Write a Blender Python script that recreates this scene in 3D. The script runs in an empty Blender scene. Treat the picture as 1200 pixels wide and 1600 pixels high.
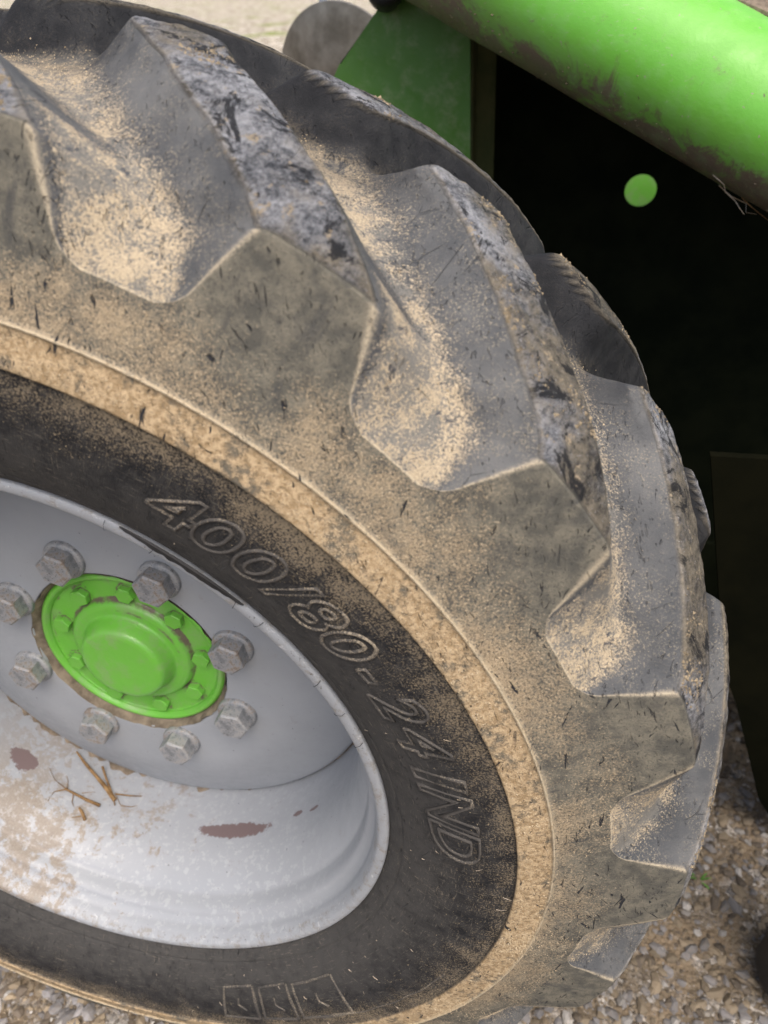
import bpy, bmesh, math, random
import numpy as np
from mathutils import Vector, Matrix
random.seed(7); rng = np.random.default_rng(7)
sc = bpy.context.scene
col = sc.collection
R = math.radians

# ------------------------------------------------------------------ camera
cd = bpy.data.cameras.new('camera'); cam = bpy.data.objects.new('camera', cd); col.objects.link(cam)
Mc = Matrix(((0.97436999, -0.12814056, 0.18488679), (0.22495139, 0.55503687, -0.80083141), (0, 0.82189663, 0.56963667))).to_4x4()
Mc.translation = (0.42154, -0.39407, 1.22799)
cam.matrix_world = Mc
cd.sensor_fit = 'HORIZONTAL'; cd.sensor_width = 7.3; cd.lens = 7.3 * 1195.67 / 1200
cd.clip_start = 0.02; cd.clip_end = 500
cd.dof.use_dof = True; cd.dof.focus_distance = 0.66; cd.dof.aperture_fstop = 1.7
sc.camera = cam
# ------------------------------------------------------------------ sky, sun, exposure
w = bpy.data.worlds.new('World'); sc.world = w; w.use_nodes = True
nt = w.node_tree; bg = nt.nodes['Background']
sky = nt.nodes.new('ShaderNodeTexSky'); sky.sky_type = 'NISHITA'; sky.sun_disc = False
SUN_EL, SUN_AZ = 62, 150          # azimuth measured from +Y clockwise
sky.sun_elevation = R(SUN_EL); sky.sun_rotation = R(SUN_AZ)
sky.air_density = 0.95; sky.dust_density = 6.5; sky.ozone_density = 0.6
nt.links.new(sky.outputs[0], bg.inputs[0]); bg.inputs[1].default_value = 0.15
sl = bpy.data.lights.new('sun', 'SUN'); so = bpy.data.objects.new('sun', sl); col.objects.link(so)
sl.energy = 1.15; sl.angle = R(50); sl.color = (1, 0.985, 0.96)
sd = Vector((math.sin(R(SUN_AZ)) * math.cos(R(SUN_EL)), math.cos(R(SUN_AZ)) * math.cos(R(SUN_EL)), math.sin(R(SUN_EL))))
so.rotation_euler = sd.to_track_quat('Z', 'Y').to_euler()
sc.view_settings.view_transform = 'Standard'; sc.view_settings.look = 'None'
sc.view_settings.exposure = 0.60; sc.view_settings.gamma = 1
try: sc.render.engine = 'CYCLES'
except Exception: pass

# ------------------------------------------------------------------ node helper
class G:
    def __init__(s, name, rough=0.8, spec=0.3):
        s.m = bpy.data.materials.new(name); s.m.use_nodes = True; s.nt = s.m.node_tree
        s.b = s.nt.nodes['Principled BSDF']; s.set('Roughness', rough); s.set('Specular IOR Level', spec)
    def n(s, t, **k):
        x = s.nt.nodes.new(t)
        for a, v in k.items(): setattr(x, a, v)
        return x
    def link(s, a, i):
        if hasattr(a, 'is_output') or isinstance(a, bpy.types.NodeSocket): s.nt.links.new(a, i)
        else: i.default_value = a
    def set(s, name, v):
        if isinstance(v, tuple) and len(v) == 3: v = (*v, 1)
        s.link(v, s.b.inputs[name])
    def m_(s, op, a, b=0.0, c=None, clamp=False):
        x = s.n('ShaderNodeMath', operation=op, use_clamp=clamp); s.link(a, x.inputs[0]); s.link(b, x.inputs[1])
        if c is not None: s.link(c, x.inputs[2])
        return x.outputs[0]
    def mul(s, a, b): return s.m_('MULTIPLY', a, b)
    def add(s, a, b): return s.m_('ADD', a, b)
    def sub(s, a, b): return s.m_('SUBTRACT', a, b)
    def mx(s, a, b): return s.m_('MAXIMUM', a, b)
    def mix(s, f, a, b):
        x = s.n('ShaderNodeMix', data_type='RGBA'); s.link(f, x.inputs[0])
        for v, i in ((a, 6), (b, 7)):
            if isinstance(v, tuple) and len(v) == 3: v = (*v, 1)
            s.link(v, x.inputs[i])
        return x.outputs[2]
    def map(s, v, lo, hi, a=0.0, b=1.0):
        x = s.n('ShaderNodeMapRange', interpolation_type='SMOOTHSTEP'); s.link(v, x.inputs[0])
        for i, q in enumerate((lo, hi, a, b)): x.inputs[i + 1].default_value = q
        return x.outputs[0]
    def obj(s): return s.n('ShaderNodeTexCoord').outputs['Object']
    def attr(s, nm): return s.n('ShaderNodeAttribute', attribute_name=nm)
    def sep(s, v):
        x = s.n('ShaderNodeSeparateXYZ'); s.link(v, x.inputs[0]); return x.outputs
    def scl(s, v, sx, sy, sz=1, rot=0, off=(0, 0, 0)):
        x = s.n('ShaderNodeMapping'); s.link(v, x.inputs[0]); x.inputs['Scale'].default_value = (sx, sy, sz)
        x.inputs['Rotation'].default_value = (0, 0, rot); x.inputs['Location'].default_value = off; return x.outputs[0]
    def noise(s, v, scale, det=4, rough=0.55, dist=0.0):
        x = s.n('ShaderNodeTexNoise'); s.link(v, x.inputs['Vector']); x.inputs['Scale'].default_value = scale
        x.inputs['Detail'].default_value = det; x.inputs['Roughness'].default_value = rough; x.inputs['Distortion'].default_value = dist
        return x.outputs[0]
    def vor(s, v, scale, feat='F1', rnd=1.0):
        x = s.n('ShaderNodeTexVoronoi', feature=feat); s.link(v, x.inputs['Vector']); x.inputs['Scale'].default_value = scale
        x.inputs['Randomness'].default_value = rnd; return x
    def bump(s, h, dist, strength=1.0, nrm=None):
        x = s.n('ShaderNodeBump'); s.link(h, x.inputs['Height']); x.inputs['Distance'].default_value = dist
        x.inputs['Strength'].default_value = strength
        if nrm is not None: s.link(nrm, x.inputs['Normal'])
        s.set('Normal', x.outputs[0]); return x.outputs[0]

# ------------------------------------------------------------------ object helpers
def link(o, parent=None):
    col.objects.link(o)
    if parent is not None: o.parent = parent
    return o
def tag(o, label=None, cat=None, group=None, kind=None):
    if label: o['label'] = label
    if cat: o['category'] = cat
    if group: o['group'] = group
    if kind: o['kind'] = kind
    return o
def empty(name, loc): 
    o = bpy.data.objects.new(name, None); o.location = loc; o.empty_display_size = .1; return link(o)
def mesh_obj(name, verts, faces, mat, parent=None, loc=(0, 0, 0), smooth=True, sharp=None):
    me = bpy.data.meshes.new(name); me.from_pydata([tuple(v) for v in verts], [], faces); me.validate()
    me.materials.append(mat)
    if smooth: me.polygons.foreach_set('use_smooth', [True] * len(me.polygons))
    if sharp is not None:
        try: me.set_sharp_from_angle(angle=R(sharp))
        except Exception: pass
    me.update(); o = bpy.data.objects.new(name, me); o.location = loc; return link(o, parent)
def bm_obj(name, bm, mat, parent=None, loc=(0, 0, 0), sharp=35, recalc=True):
    if recalc: bmesh.ops.recalc_face_normals(bm, faces=bm.faces[:])
    me = bpy.data.meshes.new(name); bm.to_mesh(me); bm.free(); me.materials.append(mat)
    me.polygons.foreach_set('use_smooth', [True] * len(me.polygons))
    try: me.set_sharp_from_angle(angle=R(sharp))
    except Exception: pass
    o = bpy.data.objects.new(name, me); o.location = loc; return link(o, parent)
def lathe(prof, n=160, center=(0, 0, 0), wob=0, closed=False):
    """prof list of (r, y): y toward the viewer; revolved about the wheel axis (world -Y)."""
    bm = bmesh.new(); rings = []
    for r, y in prof:
        if r < 1e-5: rings.append([bm.verts.new((center[0], center[1] - y, center[2]))]); continue
        rings.append([bm.verts.new((center[0] + r * math.cos(2 * math.pi * k / n), center[1] - y, center[2] + r * math.sin(2 * math.pi * k / n))) for k in range(n)])
    for a, b in zip(rings, rings[1:]):
        if len(a) == 1 and len(b) == 1: continue
        for k in range(n):
            k2 = (k + 1) % n
            if len(a) == 1: bm.faces.new((a[0], b[k], b[k2]))
            elif len(b) == 1: bm.faces.new((a[k], b[0], a[k2]))
            else: bm.faces.new((a[k], b[k], b[k2], a[k2]))
    return bm
def smooth_prof(pts, per=4):
    """Catmull-Rom through the points"""
    P = [pts[0]] + list(pts) + [pts[-1]]; out = []
    for i in range(1, len(P) - 2):
        for k in range(per):
            t = k / per; o = []
            for j in (0, 1):
                a, b, c, d = P[i - 1][j], P[i][j], P[i + 1][j], P[i + 2][j]
                o.append(.5 * (2 * b + (c - a) * t + (2 * a - 5 * b + 4 * c - d) * t * t + (3 * b - a - 3 * c + d) * t ** 3))
            out.append(tuple(o))
    out.append(tuple(pts[-1])); return out
def vnoise(P, scale, seed=0):
    """numpy value noise, P (...,3)"""
    g = np.random.default_rng(seed).random((32, 32, 32))
    q = P * scale; i = np.floor(q).astype(int); fr = q - i; fr = fr * fr * (3 - 2 * fr); i &= 31
    x, y, z = i[..., 0], i[..., 1], i[..., 2]; x1, y1, z1 = (x + 1) & 31, (y + 1) & 31, (z + 1) & 31
    fx, fy, fz = fr[..., 0], fr[..., 1], fr[..., 2]
    L = lambda a, b, t: a + (b - a) * t
    return L(L(L(g[x, y, z], g[x1, y, z], fx), L(g[x, y1, z], g[x1, y1, z], fx), fy),
             L(L(g[x, y, z1], g[x1, y, z1], fx), L(g[x, y1, z1], g[x1, y1, z1], fx), fy), fz) * 2 - 1

# ------------------------------------------------------------------ materials
def tyre_material(letter=False):
    g = G('dusty_rubber' if not letter else 'raised_rubber', .85, .25)
    P = g.obj(); pol = g.attr('pol').outputs['Vector']
    z1 = g.attr('zone'); z2 = g.attr('zone2')
    top, floor, side = g.sep(z1.outputs['Vector'])[:3]; dark, band, edge = g.sep(z2.outputs['Vector'])[:3]
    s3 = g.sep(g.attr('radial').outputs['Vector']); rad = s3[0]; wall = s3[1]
    grain = g.noise(P, 620, 3, .75)                       # ~1.5 mm grit
    grit = g.noise(P, 1500, 2, .6)
    mid = g.noise(P, 60, 6, .65); big = g.noise(P, 14, 5, .6); huge = g.noise(P, 5, 3, .5)
    wob_ = g.mul(g.sub(big, .5), 1.5)
    # scratches in polar space: three directions
    def streak(sx, sz, rot, off, lo, hi, msc, mlo, mhi):
        m0 = g.n('ShaderNodeMapping'); g.link(P, m0.inputs[0]); m0.inputs['Rotation'].default_value = (0, rot, 0); m0.inputs['Location'].default_value = off
        m1 = g.n('ShaderNodeMapping'); g.link(m0.outputs[0], m1.inputs[0]); m1.inputs['Scale'].default_value = (sx, sx * .5, sz)
        n = g.noise(m1.outputs[0], 1, 3, .55, .5)
        wd = g.mul(g.sub(g.noise(m0.outputs[0], 70, 2), .5), .10)
        return g.mul(g.map(g.add(n, wd), lo, hi), g.map(g.noise(m0.outputs[0], msc, 2), mlo, mhi))
    s1 = streak(190, 34, 0.12, (.3, .1, 0), .668, .70, 15, .46, .54)
    s2 = streak(320, 60, -.30, (.9, .4, .2), .66, .70, 21, .46, .54)
    s3_ = streak(210, 40, 0.75, (.5, .7, .1), .665, .70, 10, .50, .56)
    s4 = streak(520, 90, 0.3, (.5, .2, .9), .65, .72, 24, .42, .52)
    gouge = g.mx(g.mx(s1, s2), g.mx(s3_, g.mul(s4, .8)))
    fine = g.noise(g.scl(pol, 900, 130, 1, .35), 1, 3, .6)
    rub = g.mix(mid, (.022, .024, .028), (.06, .064, .070))
    # lug flanks: blue-grey dust film, uneven
    c_wall = g.mix(g.map(big, .35, .7), (.066, .070, .075), (.132, .134, .134))
    c_wall = g.mix(g.mul(g.map(grain, .50, .66), g.map(g.noise(P, 30, 6, .7), .42, .62)), c_wall, (.27, .24, .185))
    c_wall = g.mix(g.mul(g.map(mid, .56, .7), .5), c_wall, (.05, .055, .062))
    # side face of the lugs: olive dust that thickens to sand towards the bead
    sandy = g.mix(g.map(grit, .35, .65), (.28, .212, .128), (.49, .385, .252))
    sandy = g.mix(g.map(grain, .60, .70), sandy, (.60, .50, .35))
    sandy = g.mix(g.map(grain, .42, .34), sandy, (.13, .105, .07))
    olive = g.mix(g.map(mid, .35, .65), (.088, .086, .074), (.178, .165, .130))
    near = g.add(g.map(rad, .590, .480, -.12, .36), g.sub(g.mul(big, 1.15), .52))
    fr = g.map(g.add(near, g.mul(g.sub(grain, .5), 1.5)), .22, .62)
    c_side = g.mix(fr, olive, g.mix(.25, sandy, olive))
    c_side = g.mix(g.mul(g.map(grain, .44, .34), .75), c_side, (.045, .046, .046))
    blot = g.map(g.noise(P, 42, 7, .78, .6), .50, .66)
    c_side = g.mix(g.mul(blot, .55), c_side, g.mix(grain, (.040, .042, .043), (.12, .115, .10)))
    smear = g.mul(g.map(g.noise(g.scl(pol, 60, 14, 1, .5), 1, 5, .7), .56, .68), g.map(big, .62, .42))
    c_side = g.mix(g.mul(smear, .7), c_side, (.055, .057, .058))
    # valley floor: patchy sand over dark rubber
    pf = g.add(g.mul(big, 1.0), g.mul(g.sub(grain, .5), 1.5))
    c_floor = g.mix(g.map(g.add(pf, g.mul(g.sub(mid, .5), 1.3)), .37, .70), (.165, .160, .145), g.mix(.4, sandy, (.47, .415, .31)))
    c_floor = g.mix(g.mul(g.map(g.noise(g.scl(pol, 95, 60), 1, 5, .65, 1.2), .60, .66), .85), c_floor, (.055, .06, .072))
    # worn tops: chalky grey film, black scuffs, specks of soil
    tn = g.noise(g.scl(pol, 230, 150, 1, .7), 1, 8, .85); t1 = g.noise(P, 38, 9, .8, .3); t2 = g.noise(P, 8, 4, .6)
    tt = g.add(g.mul(tn, .5), g.mul(t1, .5))
    c_top = g.mix(g.map(tt, .40, .60), (.040, .044, .052), (.44, .45, .475))
    brn = g.mix(g.map(tt, .40, .60), (.040, .037, .033), (.235, .205, .155))
    c_top = g.mix(g.map(g.add(t2, g.mul(g.sub(t1, .5), .5)), .42, .60), c_top, brn)
    c_top = g.mix(g.map(grain, .60, .72), c_top, (.44, .44, .45))
    c_top = g.mix(g.mul(g.map(g.noise(P, 24, 8, .78, .9), .535, .575), .93), c_top, (.014, .015, .018))
    c_top = g.mix(g.mul(g.map(g.noise(P, 75, 4, .7), .60, .66), g.map(grain, .4, .55)), c_top, (.42, .34, .23))
    # inner side wall: black rubber with dust haze, greyer near the rim
    c_dark = g.mix(g.map(g.add(g.mul(mid, .6), g.mul(fine, .4)), .4, .62), (.010, .011, .014), (.042, .041, .041))
    pd = g.add(g.map(rad, .395, .452, -.13, .13), g.mul(g.noise(P, 17, 7, .7, .7), .9))
    c_dark = g.mix(g.map(g.add(pd, g.mul(g.sub(grain, .5), 1.3)), .46, .74), c_dark, (.235, .19, .13))
    c_dark = g.mix(g.mul(g.map(rad, .425, .36), g.map(g.add(mid, g.mul(big, .3)), .3, .75, .35, .9)), c_dark, (.066, .064, .061))
    c_dark = g.mix(g.mul(g.map(g.noise(g.scl(pol, 60, 600, 1, .25), 1, 3), .60, .70), .5), c_dark, (.16, .145, .12))
    sc2 = g.mx(g.map(g.noise(g.scl(pol, 45, 520, 1, -.35), 1, 3, .6, .4), .62, .70), g.map(g.noise(g.scl(pol, 420, 50, 1, .2), 1, 3, .6, .4), .63, .71))
    c_dark = g.mix(g.mul(g.mul(sc2, g.map(big, .4, .6)), .7), c_dark, (.20, .175, .135))
    lump = g.noise(P, 190, 5, .75)
    c_band = g.mix(g.map(g.add(g.mul(g.noise(P, 34, 6, .7), .9), g.mul(lump, .5)), .54, .70), (.150, .135, .105), g.mix(g.map(lump, .4, .6), (.33, .235, .13), (.52, .395, .245)))
    c_band = g.mix(g.mul(g.map(grain, .44, .34), .8), c_band, (.09, .075, .055))
    floor = g.mul(g.map(g.add(g.add(floor, g.mul(g.sub(g.noise(P, 22, 7, .75, .4), .5), 1.3)), g.mul(g.sub(grain, .5), 2.0)), .12, .95), g.map(floor, .0, .06))
    c = rub
    for m_, cc in ((wall, c_wall), (side, c_side), (floor, c_floor), (top, c_top), (band, c_band), (dark, c_dark)):
        c = g.mix(m_, c, cc)
    c = g.mix(g.mul(s3[2], g.map(g.add(mid, g.mul(big, .4)), 1.0, .55, .85, 1)), c, g.mix(mid, (.006, .007, .009), (.022, .023, .026)))  # shade of the tread hollows painted in as near-black rubber
    ve = g.n('ShaderNodeTexVoronoi', feature='DISTANCE_TO_EDGE'); g.link(g.scl(pol, 75, 26, 1, .5), ve.inputs['Vector']); ve.inputs['Scale'].default_value = 1
    crack = g.mul(g.mul(g.map(g.add(ve.outputs['Distance'], g.mul(g.sub(grain, .5), .03)), .028, .006), g.map(g.noise(P, 19, 3), .56, .66)), g.mx(wall, g.mul(top, .8)))
    c = g.mix(g.mul(crack, .4), c, (.03, .032, .036))
    nodark = g.sub(1.0, g.mul(dark, .55))
    c = g.mix(g.mul(edge, g.map(g.add(grain, g.mul(mid, .5)), .55, .80, .25, 1)), c, (.50, .43, .31))
    c = g.mix(g.mul(gouge, g.mul(nodark, g.mul(g.sub(1.0, top), g.sub(1.0, g.mul(g.mx(wall, floor), g.map(big, .42, .62, 1, .6)))))), c, (.024, .026, .031))
    if letter:
        c = g.mix(g.map(g.add(grain, g.mul(big, .9)), .92, 1.15), g.mix(mid, (.03, .03, .03), (.12, .11, .10)), (.30, .255, .19))
    g.set('Base Color', c)
    h = g.add(g.mul(grain, .55), g.mul(grit, .25)); h = g.add(h, g.mul(mid, .9))
    h = g.add(h, g.mul(fine, g.add(.25, g.mul(dark, .8)))); h = g.add(h, g.mul(tt, g.mul(top, 5.5)))
    h = g.add(h, g.mul(lump, g.mul(band, 1.6))); h = g.sub(h, g.mul(gouge, 2.0)); h = g.sub(h, g.mul(crack, .9))
    g.bump(h, .0014, .9)
    return g.m

def paint_grey():
    g = G('grey_rim_paint', .42, .45); P = g.obj(); x, y, z = g.sep(P)[:3]
    big = g.noise(P, 9, 5, .6); mid = g.noise(P, 45, 9, .78, .3); grain = g.noise(P, 400, 3, .7)
    c = g.mix(big, (.265, .282, .305), (.345, .364, .392))
    # soil lying on the lower barrel and in the corner by the disc
    barrel = g.map(g.m_('POWER', g.add(g.mul(x, x), g.mul(z, z)), .5), .278, .284)
    low = g.mul(g.map(z, -.12, -.24), barrel)
    left = g.map(x, .10, -.16)
    dirt = g.map(g.add(g.add(g.mul(mid, .75), g.mul(big, .5)), g.mul(left, .16)), .735, .80)
    c = g.mix(g.mul(g.mul(dirt, low), .9), c, g.mix(grain, (.15, .115, .085), (.32, .28, .23)))
    chalk = g.mul(low, g.map(g.noise(P, 120, 4, .7), .52, .62))
    c = g.mix(g.mul(chalk, .28), c, (.50, .515, .53))
    c = g.mix(g.mul(g.map(g.noise(P, 230, 3), .70, .76), .8), c, (.07, .06, .055))
    c = g.mix(g.mul(g.map(mid, .60, .72), .35), c, (.24, .21, .18))
    lip = g.map(y, .0085, .005); ln = g.noise(P, 85, 8, .8)
    c = g.mix(g.mul(lip, g.map(ln, .50, .62, 0, .75)), c, (.23, .215, .19))
    c = g.mix(g.mul(lip, g.map(g.noise(P, 140, 6, .8), .60, .66)), c, (.09, .075, .065))
    c = g.mix(g.mul(lip, g.map(g.noise(P, 110, 5, .75, .5), .60, .68, 0, .7)), c, (.55, .56, .57))
    # bare patches of primer where the paint has flaked
    wob = g.mul(g.sub(g.noise(P, 90, 5, .75), .5), 2.6)
    for (cx, cy, cz, rx, ry, rz) in PATCH:
        d = g.add(g.add(g.m_('POWER', g.mul(g.sub(x, cx), 1 / rx), 2), g.m_('POWER', g.mul(g.sub(y, cy), 1 / ry), 2)), g.m_('POWER', g.mul(g.sub(z, cz), 1 / rz), 2))
        c = g.mix(g.map(g.add(d, wob), .92, .86), c, (.155, .115, .115))
    g.set('Base Color', c); g.set('Roughness', g.map(mid, .3, .7, .32, .6))
    g.bump(g.add(g.mul(grain, .4), g.mul(mid, .8)), .0008, .5)
    return g.m
# primer patches on the barrel (wheel coordinates x, y, z)
def onrim(r, yv, deg): return (r * math.cos(R(deg)), -yv, r * math.sin(R(deg)))
PATCH = []
for r, yv, deg, ex in ((.282, -.118, -67, (.058, .011, .06)), (.282, -.126, -131, (.016, .014, .05)), (.282, -.125, -46.4, (.007, .004, .03)), (.282, -.120, -39.5, (.006, .003, .03))):
    a = onrim(r, yv, deg); PATCH.append((a[0], a[1], a[2], *ex))

def green_paint(name, dirt=.5, tube=False, crev=None, dull=False):
    g = G(name, .38, .5); P = g.obj(); 
    big = g.noise(P, 7, 5, .6); mid = g.noise(P, 40, 6, .7); grain = g.noise(P, 500, 3, .7)
    c = g.mix(big, (.120, .400, .038), (.165, .49, .060)) if not dull else g.mix(g.map(big, .35, .65), (.080, .205, .030), (.085, .21, .045))
    if tube:
        n = g.sep(g.n('ShaderNodeNewGeometry').outputs['Normal'])[2]
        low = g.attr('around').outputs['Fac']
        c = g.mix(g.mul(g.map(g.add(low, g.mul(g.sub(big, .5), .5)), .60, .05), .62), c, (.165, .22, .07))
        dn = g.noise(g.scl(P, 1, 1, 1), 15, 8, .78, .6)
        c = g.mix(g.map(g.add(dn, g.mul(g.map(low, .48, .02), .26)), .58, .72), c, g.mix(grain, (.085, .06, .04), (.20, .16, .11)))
        c = g.mix(g.mul(g.map(g.noise(P, 150, 3), .69, .73), .8), c, (.3, .26, .2))
        c = g.mix(g.mul(g.map(mid, .45, .7), .22), c, (.22, .42, .16))
        scr = g.mul(g.map(g.noise(g.scl(P, 35, 300, 260, .5), 1, 4, .7, .3), .60, .66), g.map(big, .45, .6))
        c = g.mix(g.mul(g.map(g.noise(P, 60, 8, .8, .3), .64, .67), .85), c, (.10, .075, .05))
        c = g.mix(g.mul(scr, .55), c, (.30, .42, .20))
        c = g.mix(g.mul(g.map(g.noise(P, 28, 7, .75, .5), .56, .72), .35), c, (.17, .26, .08))
    else:
        c = g.mix(g.map(g.add(mid, g.mul(big, .35)), .93 - dirt * .3, 1.05 - dirt * .3), c, g.mix(grain, (.12, .095, .065), (.24, .2, .15)))
        c = g.mix(g.mul(g.map(g.noise(P, 30, 7, .75), .46, .68), .5), c, (.25, .31, .17))
        if crev:
            a = g.attr('soil').outputs['Fac']
            c = g.mix(g.map(g.add(a, g.mul(g.sub(mid, .5), 1.1)), .38, .62), c, g.mix(grain, (.085, .065, .05), (.19, .15, .115)))
    g.set('Base Color', c); g.set('Roughness', g.map(mid, .35, .7, .28, .6))
    g.bump(g.add(g.add(g.mul(grain, .3), g.mul(mid, .9)), g.mul(big, 3)), .0010, .5)
    return g.m
def plain(name, c0, c1, scale=30, rough=.7, bump=.001, spec=.3, speck=None, metal=0):
    g = G(name, rough, spec); P = g.obj(); a = g.noise(P, scale, 6, .65); b = g.noise(P, scale * 9, 3, .7)
    c = g.mix(g.map(a, .32, .68), c0, c1)
    if speck: c = g.mix(g.map(g.add(b, g.mul(a, .4)), .74, .84), c, speck)
    g.set('Base Color', c); g.set('Metallic', metal); g.bump(g.add(a, g.mul(b, .4)), bump, .6); return g.m
def steel_mat():
    g = G('galvanised_steel', .45, .5); P = g.n('ShaderNodeTexCoord').outputs['Object']
    oi = g.n('ShaderNodeObjectInfo').outputs['Random']
    a = g.noise(P, 70, 6, .7); b = g.noise(P, 420, 3, .7)
    c = g.mix(g.map(a, .35, .65), (.20, .21, .225), (.46, .47, .48)); c = g.mix(g.map(b, .58, .7), c, (.07, .07, .075))
    c = g.mix(g.mul(g.map(a, .46, .62), g.map(oi, .2, .9, .25, .85)), c, (.22, .165, .12))
    g.set('Base Color', c); g.set('Metallic', .3); g.set('Roughness', g.map(a, .3, .7, .5, .75)); g.bump(g.add(a, g.mul(b, .5)), .0012, .7); return g.m
def ground_mat():
    g = G('gravel_soil', .95, .15); P = g.obj()
    dist = g.noise(P, .9, 4, .6)
    v = g.vor(P, 55); v2 = g.vor(P, 130); a = g.noise(P, 12, 6, .7); big = g.noise(P, 2.2, 5, .65)
    col_ = g.n('ShaderNodeHueSaturation'); 
    st = g.mix(g.sep(v2.outputs['Color'])[0], (.10, .088, .07), (.48, .455, .42))
    c = g.mix(g.map(g.sep(v.outputs['Color'])[1], .25, .9), (.13, .105, .075), st)
    c = g.mix(g.map(a, .40, .62), c, (.20, .155, .105))
    # far yard: pale gravel with tufts
    y = g.sep(P)[1]; far = g.map(y, 1.6, 5)
    pale = g.mix(g.map(g.noise(g.scl(P, 1.6, .55, 1), 2.6, 8, .85), .42, .58), (.16, .125, .08), (.66, .60, .50))
    grass = g.map(g.noise(g.scl(P, .5, .35, 1), 1.0, 6, .75), .53, .62)
    pale = g.mix(grass, pale, g.mix(g.noise(P, 8, 4), (.14, .19, .05), (.34, .36, .14)))
    c = g.mix(far, c, pale)
    g.set('Base Color', c); g.bump(g.add(g.mul(v2.outputs['Distance'], -.6), g.add(a, g.mul(g.noise(P, 160, 4, .7), .4))), .012, .8); return g.m
def stone_mat():
    g = G('pebble', .8, .3); P = g.attr('tone').outputs['Color']; O = g.obj(); n = g.noise(O, 140, 5, .7)
    g.set('Base Color', g.mix(g.map(n, .4, .75, 0, .55), P, (.17, .14, .10))); g.bump(n, .001, .6); return g.m

MT = tyre_material(); ML = tyre_material(True); MG = paint_grey(); MGH = green_paint('green_hub_paint', .1, crev=True)
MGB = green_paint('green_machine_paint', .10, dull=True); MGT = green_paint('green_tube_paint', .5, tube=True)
MS = steel_mat()
MDK = plain('shade_dark_paint', (.006, .009, .005), (.012, .015, .008), 12, .9, .001, .05)  # near-black base colour carries the shade of the recess
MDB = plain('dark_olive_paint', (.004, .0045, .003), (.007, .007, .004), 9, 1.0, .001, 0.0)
MBR = plain('soiled_flange', (.045, .060, .020), (.075, .080, .030), 25, .8)
MSOIL = plain('dry_soil', (.13, .105, .08), (.27, .22, .165), 60, .95, .003, .1)
MWOOD = plain('brown_straw', (.10, .055, .025), (.30, .19, .09), 60, .9, .001, .1)
MHAIR = plain('pale_straw', (.40, .33, .24), (.60, .52, .42), 90, .9, .0005, .1)
MBK = plain('black_rubber', (.010, .010, .011), (.025, .025, .026), 60, .55, .0006, .4)
MRED = plain('red_plastic', (.55, .02, .05), (.65, .04, .09), 40, .3, .0003, .5)
MZINC = plain('worn_steel_plate', (.16, .145, .12), (.40, .375, .335), 9, .34, .001, .5, metal=.5)
MGRD = ground_mat(); MST = stone_mat()
MLEAF = plain('weed_leaf', (.05, .14, .02), (.12, .28, .05), 60, .6, .001, .3)

# ------------------------------------------------------------------ the tyre
ZC = 0.6
YC = -.17                         # tyre mid plane (axial, + toward viewer)
def crown(y):
    u = (y - YC) / .175; return .587 + .038 * (1 - u * u)
inner = [(.331, -.012), (.334, -.004), (.339, .002), (.347, .0085), (.3495, .0090), (.3515, .0112), (.360, .0160), (.372, .0215), (.388, .0262), (.405, .0292), (.425, .0308), (.4480, .0310)]
inner = smooth_prof(inner, 4)
ring = [(.4492, .0306), (.4500, .0308), (.4507, .0336), (.4515, .0341), (.4528, .0341), (.458, .0333), (.464, .0320), (.471, .0302), (.4765, .0290), (.4778, .0290), (.4785, .0298), (.4792, .0306), (.4799, .0298), (.4806, .0284), (.483, .0276), (.488, .0262), (.494, .0246), (.500, .0230)]
AB = (.5217, .0175); CDp = (.5862, .0042)
seg = []
for k in range(1, 9): t = k / 8; seg.append((.500 + (AB[0] - .500) * t, .0230 + (AB[1] - .0230) * t))
side_n = 34; tread_n = 84
P1 = inner + ring + seg; nI = len(P1)
P1b = []
for k in range(1, side_n + 1):
    t = k / side_n; P1b.append((AB[0] + (CDp[0] - AB[0]) * t, AB[1] + (CDp[1] - AB[1]) * t))
P1b[-1] = (CDp[0] - .0006, CDp[1] - .0003)
tr = []
for k in range(tread_n + 1):
    y = .0012 + (YC - .0012) * (k / tread_n); tr.append((crown(y) if k > 1 else crown(y) - .0006 * (2 - k), y))
P1c = tr
# valley floor profile
fl = smooth_prof([(.5217, .0175), (.5290, .0125), (.5380, .0040), (.5500, -.0120), (.5620, -.0340), (.5720, -.0620), (.5790, -.0950), (.5830, -.1300), (.5840, -.1700)], 24)
fl = np.array(fl); fs = np.r_[0, np.cumsum(np.hypot(*np.diff(fl, axis=0).T))]; fs /= fs[-1]
npost = side_n + tread_n + 1
outer = np.array(P1b + P1c); od = np.r_[0, np.cumsum(np.hypot(*np.diff(np.vstack([[AB], outer]), axis=0).T))][1:]
u_ = od / od[-1]
uu = u_ ** 1.12                       # ramp a little compressed near the shoulder
P0b = np.c_[np.interp(uu, fs, fl[:, 0]), np.interp(uu, fs, fl[:, 1])]
half1 = np.vstack([np.array(P1), outer]); half0 = np.vstack([np.array(P1), P0b])
q_half = np.r_[np.zeros(nI), od]           # arclength beyond AB
def mirror(a):
    b = a[::-1][1:].copy(); b[:, 1] = 2 * YC - b[:, 1]; return b
H1 = np.vstack([half1, mirror(half1)]); H0 = np.vstack([half0, mirror(half0)])
nrow = len(H1); nh = len(half1)
q_near = np.r_[q_half, np.full(nrow - nh, -1.0)]
q_near[nh:] = od[-1] + (od[-1] - q_half[::-1][1:])     # continues past the crown on the near family's ruler
q_far = q_near[::-1].copy()
S = np.r_[0, np.cumsum(np.hypot(*np.diff(H1, axis=0).T))]
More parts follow.
